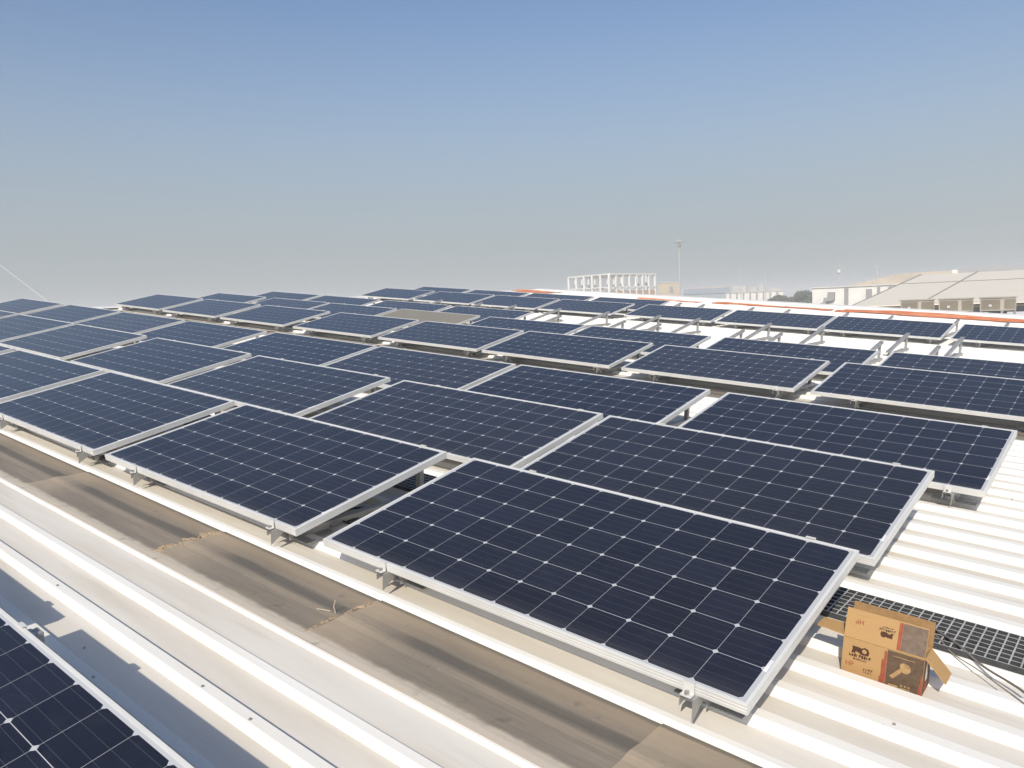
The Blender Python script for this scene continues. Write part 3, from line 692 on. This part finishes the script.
# evaporative coolers
M_COOL = wmat('faded_tan_cabinet', (0.46, 0.42, 0.355)); M_LOUV = wmat('louvre_tan', (0.30, 0.265, 0.21))
def make_cooler():
    t = thing('air_cooler', 'x', 'air cooler', on_roof=False)
    bdy = obj('cabinet', B(-0.42, 0.42, -0.42, 0.42, 0.28, 0.74, bevel=0.02), M_COOL, t)
    for ax in range(4):
        bm = bmesh.new()
        pts = []
        n = 9
        for k in range(n): pts += [(0.34 + 0.36 * k / n, 0.0), (0.34 + 0.36 * (k + 0.5) / n, 0.018)]
        bm2 = [(-0.424 - b, a) for a, b in pts] + [(-0.419, 0.70), (-0.419, 0.34)]
        prism(bm, bm2, 'x', -0.34, 0.34)
        lv = obj('louvre', bm, M_LOUV, t); lv.matrix_basis = Matrix.Rotation(ax * math.pi / 2, 4, 'Z')
    obj('lid', B(-0.45, 0.45, -0.45, 0.45, 0.741, 0.79, bevel=0.015), M_COOL, t)
    for sx in (-1, 1):
        for sy in (-1, 1): obj('leg', B(sx * 0.38 - 0.03, sx * 0.38 + 0.03, sy * 0.38 - 0.03, sy * 0.38 + 0.03, 0.0, 0.285), M_GREY, t)
    bm = bmesh.new(); bmesh.ops.create_cone(bm, cap_ends=True, segments=24, radius1=0.25, radius2=0.33, depth=0.16, matrix=Matrix.Translation((0, 0, 0.20))); obj('fan_duct', bm, M_DARK, t)
    obj('nameplate', B(-0.06, 0.05, -0.452, -0.446, 0.44, 0.52), M_VENT, t)
    learn(t); return t
c0 = make_cooler()
for i, (x, y, a, lab) in enumerate(((-6.72, 31.1, -0.42, 'boxy tan rooftop air cooler, leftmost of three in front of the tan warehouse'), (-5.46, 31.35, -0.36, 'boxy tan rooftop air cooler between two others before the tan warehouse'), (-4.14, 31.57, -0.40, 'boxy tan rooftop air cooler with dark fan duct, rightmost of three'))):
    loc = (x, y, 0.165); o = copy_tree(c0, loc, False, a) if i else put(c0, loc, a, False)
    o.name = 'air_cooler'; tag(o, lab, 'air cooler', 'air coolers on the annex roof')
# pale roofs behind the tan warehouse
t = thing('factory_building', 'pale low factory roof just showing above the tan warehouse ridge', 'building', (-17, 84, 0), on_roof=False)
obj('wall', B(0, 34, 0, 24, GZ, 2.0), M_WHITE, t); bm = bmesh.new(); prism(bm, [(-0.4, 2.0), (12, 3.55), (24.4, 2.0)], 'x', -0.4, 34.4); obj('roof', bm, M_CONC, t)
# white building with doors and roof mast
t = thing('white_building', 'white flat block with grey vertical recesses left of the tan warehouse', 'building', (-35.4, 101.8, 0), on_roof=False)
obj('wall', B(0, 17, 0, 14, GZ, 2.05), M_WHITE, t); obj('coping', B(-0.15, 17.15, -0.15, 14.1, 2.051, 2.2), M_VENT, t)
for x, wd, z0, z1 in ((4.0, 0.5, -3, 1.9), (6.6, 0.7, -3, 1.7), (7.9, 0.35, -3, 1.9), (9.2, 0.4, -3, 1.9)): obj('recess', B(x, x + wd, -0.06, -0.012, z0, z1), M_GREY, t)
bm = bmesh.new(); prism(bm, [(1.2, -3), (1.2, 0.2), (1.6, 0.2), (1.6, 0.8), (2.1, 0.8), (2.1, 1.5), (2.9, 1.5), (2.9, 0.5), (1.9, 0.3), (1.9, -3)], 'y', -0.5, -0.02); obj('stair_tower', bm, M_GREY, t)
bm = bmesh.new(); prism(bm, [(2, 2.201), (9, 3.5), (17, 3.6), (17, 2.201)], 'y', 6, 13); obj('roof', bm, M_TANW, t)
def mast(name, x, y, z0, z1, r, lab, cat, dish=False, on=None):
    t = thing(name, lab, cat, (x, y, z0), on_roof=False); h = z1 - z0
    bm = bmesh.new(); tube(bm, [(0, 0, 0), (0, 0, h)], r, 8, r1=r * 0.6); obj('pole', bm, M_CONC, t)
    return t, h
t, h = mast('antenna_mast', -33.2, 105.5, 2.2, 5.3, 0.07, 'slim antenna mast with a small dish on the white block', 'antenna')
for zz in (h * 0.55, h * 0.7): obj('crossarm', B(-0.5, 0.5, -0.04, 0.04, zz, zz + 0.08), M_CONC, t)
bm = bmesh.new(); bmesh.ops.create_uvsphere(bm, u_segments=12, v_segments=8, radius=0.24, matrix=Matrix.Translation((0, -0.2, h * 0.62)) @ Matrix.Diagonal((1, 0.4, 1, 1))); obj('dish', bm, M_VENT, t, smooth=True)
t, h = mast('antenna_mast', -28.4, 105.0, 2.2, 5.0, 0.06, 'plain thin antenna mast further right on the white block', 'antenna'); obj('crossarm', B(-0.35, 0.35, -0.03, 0.03, h * .8, h * .8 + .06), M_CONC, t)
# floodlight mast
t, h = mast('floodlight_mast', -50.75, 95.05, GZ, 9.3, 0.13, 'tall slender floodlight mast right of the open concrete frame', 'floodlight mast')
obj('crossarm', B(-0.6, 0.6, -0.05, 0.05, h - 0.22, h - 0.13), M_CONC, t)
for xx in (-0.55, -0.1, 0.33): obj('floodlight', B(xx, xx + 0.22, -0.3, -0.08, h - 0.50, h - 0.24, bevel=0.03), M_GREY, t)
obj('bracket_box', B(-0.18, 0.18, -0.2, 0.2, h - 1.0, h - 0.65), M_GREY, t)
# open frame building under construction
t = thing('concrete_frame', 'open white frame building of slender columns under a flat roof grid', 'building', (-75.2, 115.5, 0), on_roof=False)
L_ = Vector((-86.8, 119.6, 0)) - Vector((-75.2, 115.5, 0)); R_ = Vector((-73.4, 128.2, 0)) - Vector((-75.2, 115.5, 0))
def bar(bm, a, b, wd, ht):
    a, b = Vector(a), Vector(b); d = (b - a); 
    if abs(d.normalized().z) > 0.9:
        box(bm, a.x - wd / 2, a.x + wd / 2, a.y - wd / 2, a.y + wd / 2, a.z, b.z)
    else:
        ang_ = math.atan2(d.y, d.x); M = Matrix.Translation(a) @ Matrix.Rotation(ang_, 4, 'Z'); box(bm, 0, d.length, -wd / 2, wd / 2, -ht / 2, ht / 2, M=M)
ztop = 6.15; M_FRAME = wmat('white_frame', (0.72, 0.71, 0.68))
cols = [L_ * (k / 5) for k in range(6)] + [R_ * (k / 7) for k in range(1, 8)] + [L_ + R_ * (k / 7) for k in range(1, 8)] + [R_ + L_ * (k / 5) for k in range(1, 5)]
for c in cols:
    bm = bmesh.new(); bar(bm, (c.x, c.y, GZ), (c.x, c.y, ztop - 0.13), 0.36, 0); obj('column', bm, M_FRAME, t)
for a, b in ((Vector(), L_), (Vector(), R_), (L_, L_ + R_), (R_, L_ + R_)):
    for zz, hh in ((ztop, 0.26), (3.9, 0.22), (0.8, 0.3)):
        bm = bmesh.new(); bar(bm, (a.x, a.y, zz), (b.x, b.y, zz), 0.35, hh); obj('beam', bm, M_FRAME, t)
for k in range(1, 7):
    a = R_ * (k / 7); b = a + L_; bm = bmesh.new(); bar(bm, (a.x, a.y, ztop + 0.02), (b.x, b.y, ztop + 0.02), 0.25, 0.3); obj('roof_beam', bm, M_GREY, t)
for a, b in ((L_ * 0.02, L_ * 0.98), (R_ * 0.02, R_ * 0.98), (L_ + R_ * 0.02, L_ + R_ * .98)):
    bm = bmesh.new(); bar(bm, (a.x, a.y, 2.1), (b.x, b.y, 2.1), 0.12, 2.3); obj('infill_wall', bm, M_PINK, t)
# beige block with one window beside it
t = thing('beige_building', 'beige windowed block attached right of the open frame', 'building', (-72.9, 128.4, 0), on_roof=False, rz=math.radians(28))
obj('wall', B(0, 3.9, 0, 9, GZ, 4.35), M_TANW, t); obj('coping', B(-.08, 3.98, -.08, 9.08, 4.351, 4.5), M_CONC, t); obj('window', B(2.1, 2.7, -0.05, -0.011, 2.6, 3.7), M_GREY, t)
# blue shed, low industrial block, lamp poles
t = thing('blue_shed', 'faded blue roofed shed in the haze right of the floodlight mast', 'building', (-138, 262, 0), on_roof=False, rz=math.radians(24))
obj('wall', B(0, 16, 0, 20, GZ, 3.0), M_BLUE, t); bm = bmesh.new(); prism(bm, [(-0.3, 3.0), (10, 5.2), (20.3, 3.0)], 'x', -0.3, 16.3); obj('roof', bm, M_BLUE, t); obj('ridge_cap', B(0, 16, 9.7, 10.3, 5.15, 5.45), M_PINK, t)
t = thing('factory_building', 'long low white factory with columns and rooftop boxes in the haze', 'building', (-108.5, 234, 0), on_roof=False, rz=math.radians(22))
obj('wall', B(0, 17, 0, 20, GZ, 2.6), M_WHITE, t); obj('coping', B(-.2, 17.2, -.2, 20, 2.601, 2.9), M_CONC, t)
for k in range(8): obj('pier', B(1 + 2 * k, 1.5 + 2 * k, -0.4, -0.011, GZ, 2.5), M_GREY, t)
for x, wd, hh in ((2, 4, 1.9), (7.2, 2, 1.4), (10, 1.2, 2.2), (13, 3, 0.9)): obj('rooftop_unit', B(x, x + wd, 3, 8, 2.601, 2.9 + hh), M_CONC, t)
for x, y, z1, lab in ((-104.3, 235.5, 9.6, 'thin pale pole left of two above the hazy white factory'), (-97.5, 238.5, 9.4, 'thin pale pole right of two above the hazy white factory')):
    t, h = mast('lamp_pole', x, y, GZ, z1, 0.16, lab, 'pole'); obj('lamp_head', B(-0.45, 0.45, -0.1, 0.1, h - 0.08, h + 0.05), M_CONC, t)
# trees between the factory and the white block
q = N('dusty_foliage'); q.p(Base_Color=q.ramp(q.noise(0.9, detail=4), [(0.3, (0.050, 0.062, 0.032)), (0.7, (0.095, 0.105, 0.060))]), Roughness=0.9); M_LEAF = q.m
M_BARK = wmat('bark', (0.13, 0.10, 0.075))
def tree(x, y, h, wd, seed, lab):
    rn = random.Random(seed); t = thing('tree', lab, 'tree', (x, y, GZ), group='trees in the haze', on_roof=False)
    bm = bmesh.new(); tube(bm, [(0, 0, 0), (0.1, 0, h * 0.3), (0.0, 0.15, h * 0.62)], 0.28, 8, r1=0.12)
    obj('trunk', bm, M_BARK, t)
    bm = bmesh.new(); cl = []
    for k in range(9):
        a = rn.uniform(0, 6.28); rr = wd * rn.uniform(0.1, 0.62); cl.append((Vector((rr * math.cos(a), rr * math.sin(a), h * rn.uniform(0.42, 0.86))), wd * rn.uniform(0.28, 0.48)))
    for c, r in cl:
        for _ in range(420):
            d = Vector((rn.gauss(0, 1), rn.gauss(0, 1), rn.gauss(0, 1))).normalized() * r * (rn.random() ** 0.4); p = c + Vector((d.x, d.y, d.z * 0.8))
            u = Vector((rn.uniform(-1, 1), rn.uniform(-1, 1), rn.uniform(-1, 1))).normalized(); v = u.orthogonal().normalized(); s = rn.uniform(0.10, 0.24)
            bm.faces.new([bm.verts.new(p + u * s), bm.verts.new(p + v * s), bm.verts.new(p - u * s), bm.verts.new(p - v * s)])
    obj('crown', bm, M_LEAF, t)
for i, (x, y, h, wd, lab) in enumerate(((-73.5, 186, 11.8, 3.4, 'grey-green hazy tree, leftmost of the clump before the white block'), (-70.6, 183, 11.2, 3.0, 'lowest grey-green hazy tree, second from left in the clump'), (-68.2, 188, 12.6, 3.6, 'taller grey-green hazy tree in the middle of the clump'),
                                       (-65.2, 185, 12.2, 3.2, 'grey-green hazy tree, second from right in the clump by the white block'), (-62.3, 190, 12.8, 3.6, 'grey-green hazy tree partly hidden by the white block'))): tree(x, y, h * 0.96, wd, 20 + i, lab)
# thin guy wire rising from the ridge at the left
bm = bmesh.new(); tube(bm, [(-16.45, 4.41, 0.03), (-17.4, 4.45, 0.28), (-20.04, 4.54, 0.90), (-23.5, 4.65, 1.75), (-30.0, 4.9, 3.6)], 0.006, 6)
tag(put(obj('guy_wire', bm, plain('pale_wire', (0.55, 0.55, 0.54), 0.5))), 'thin pale wire slanting up from the roof ridge at the far left', 'wire')
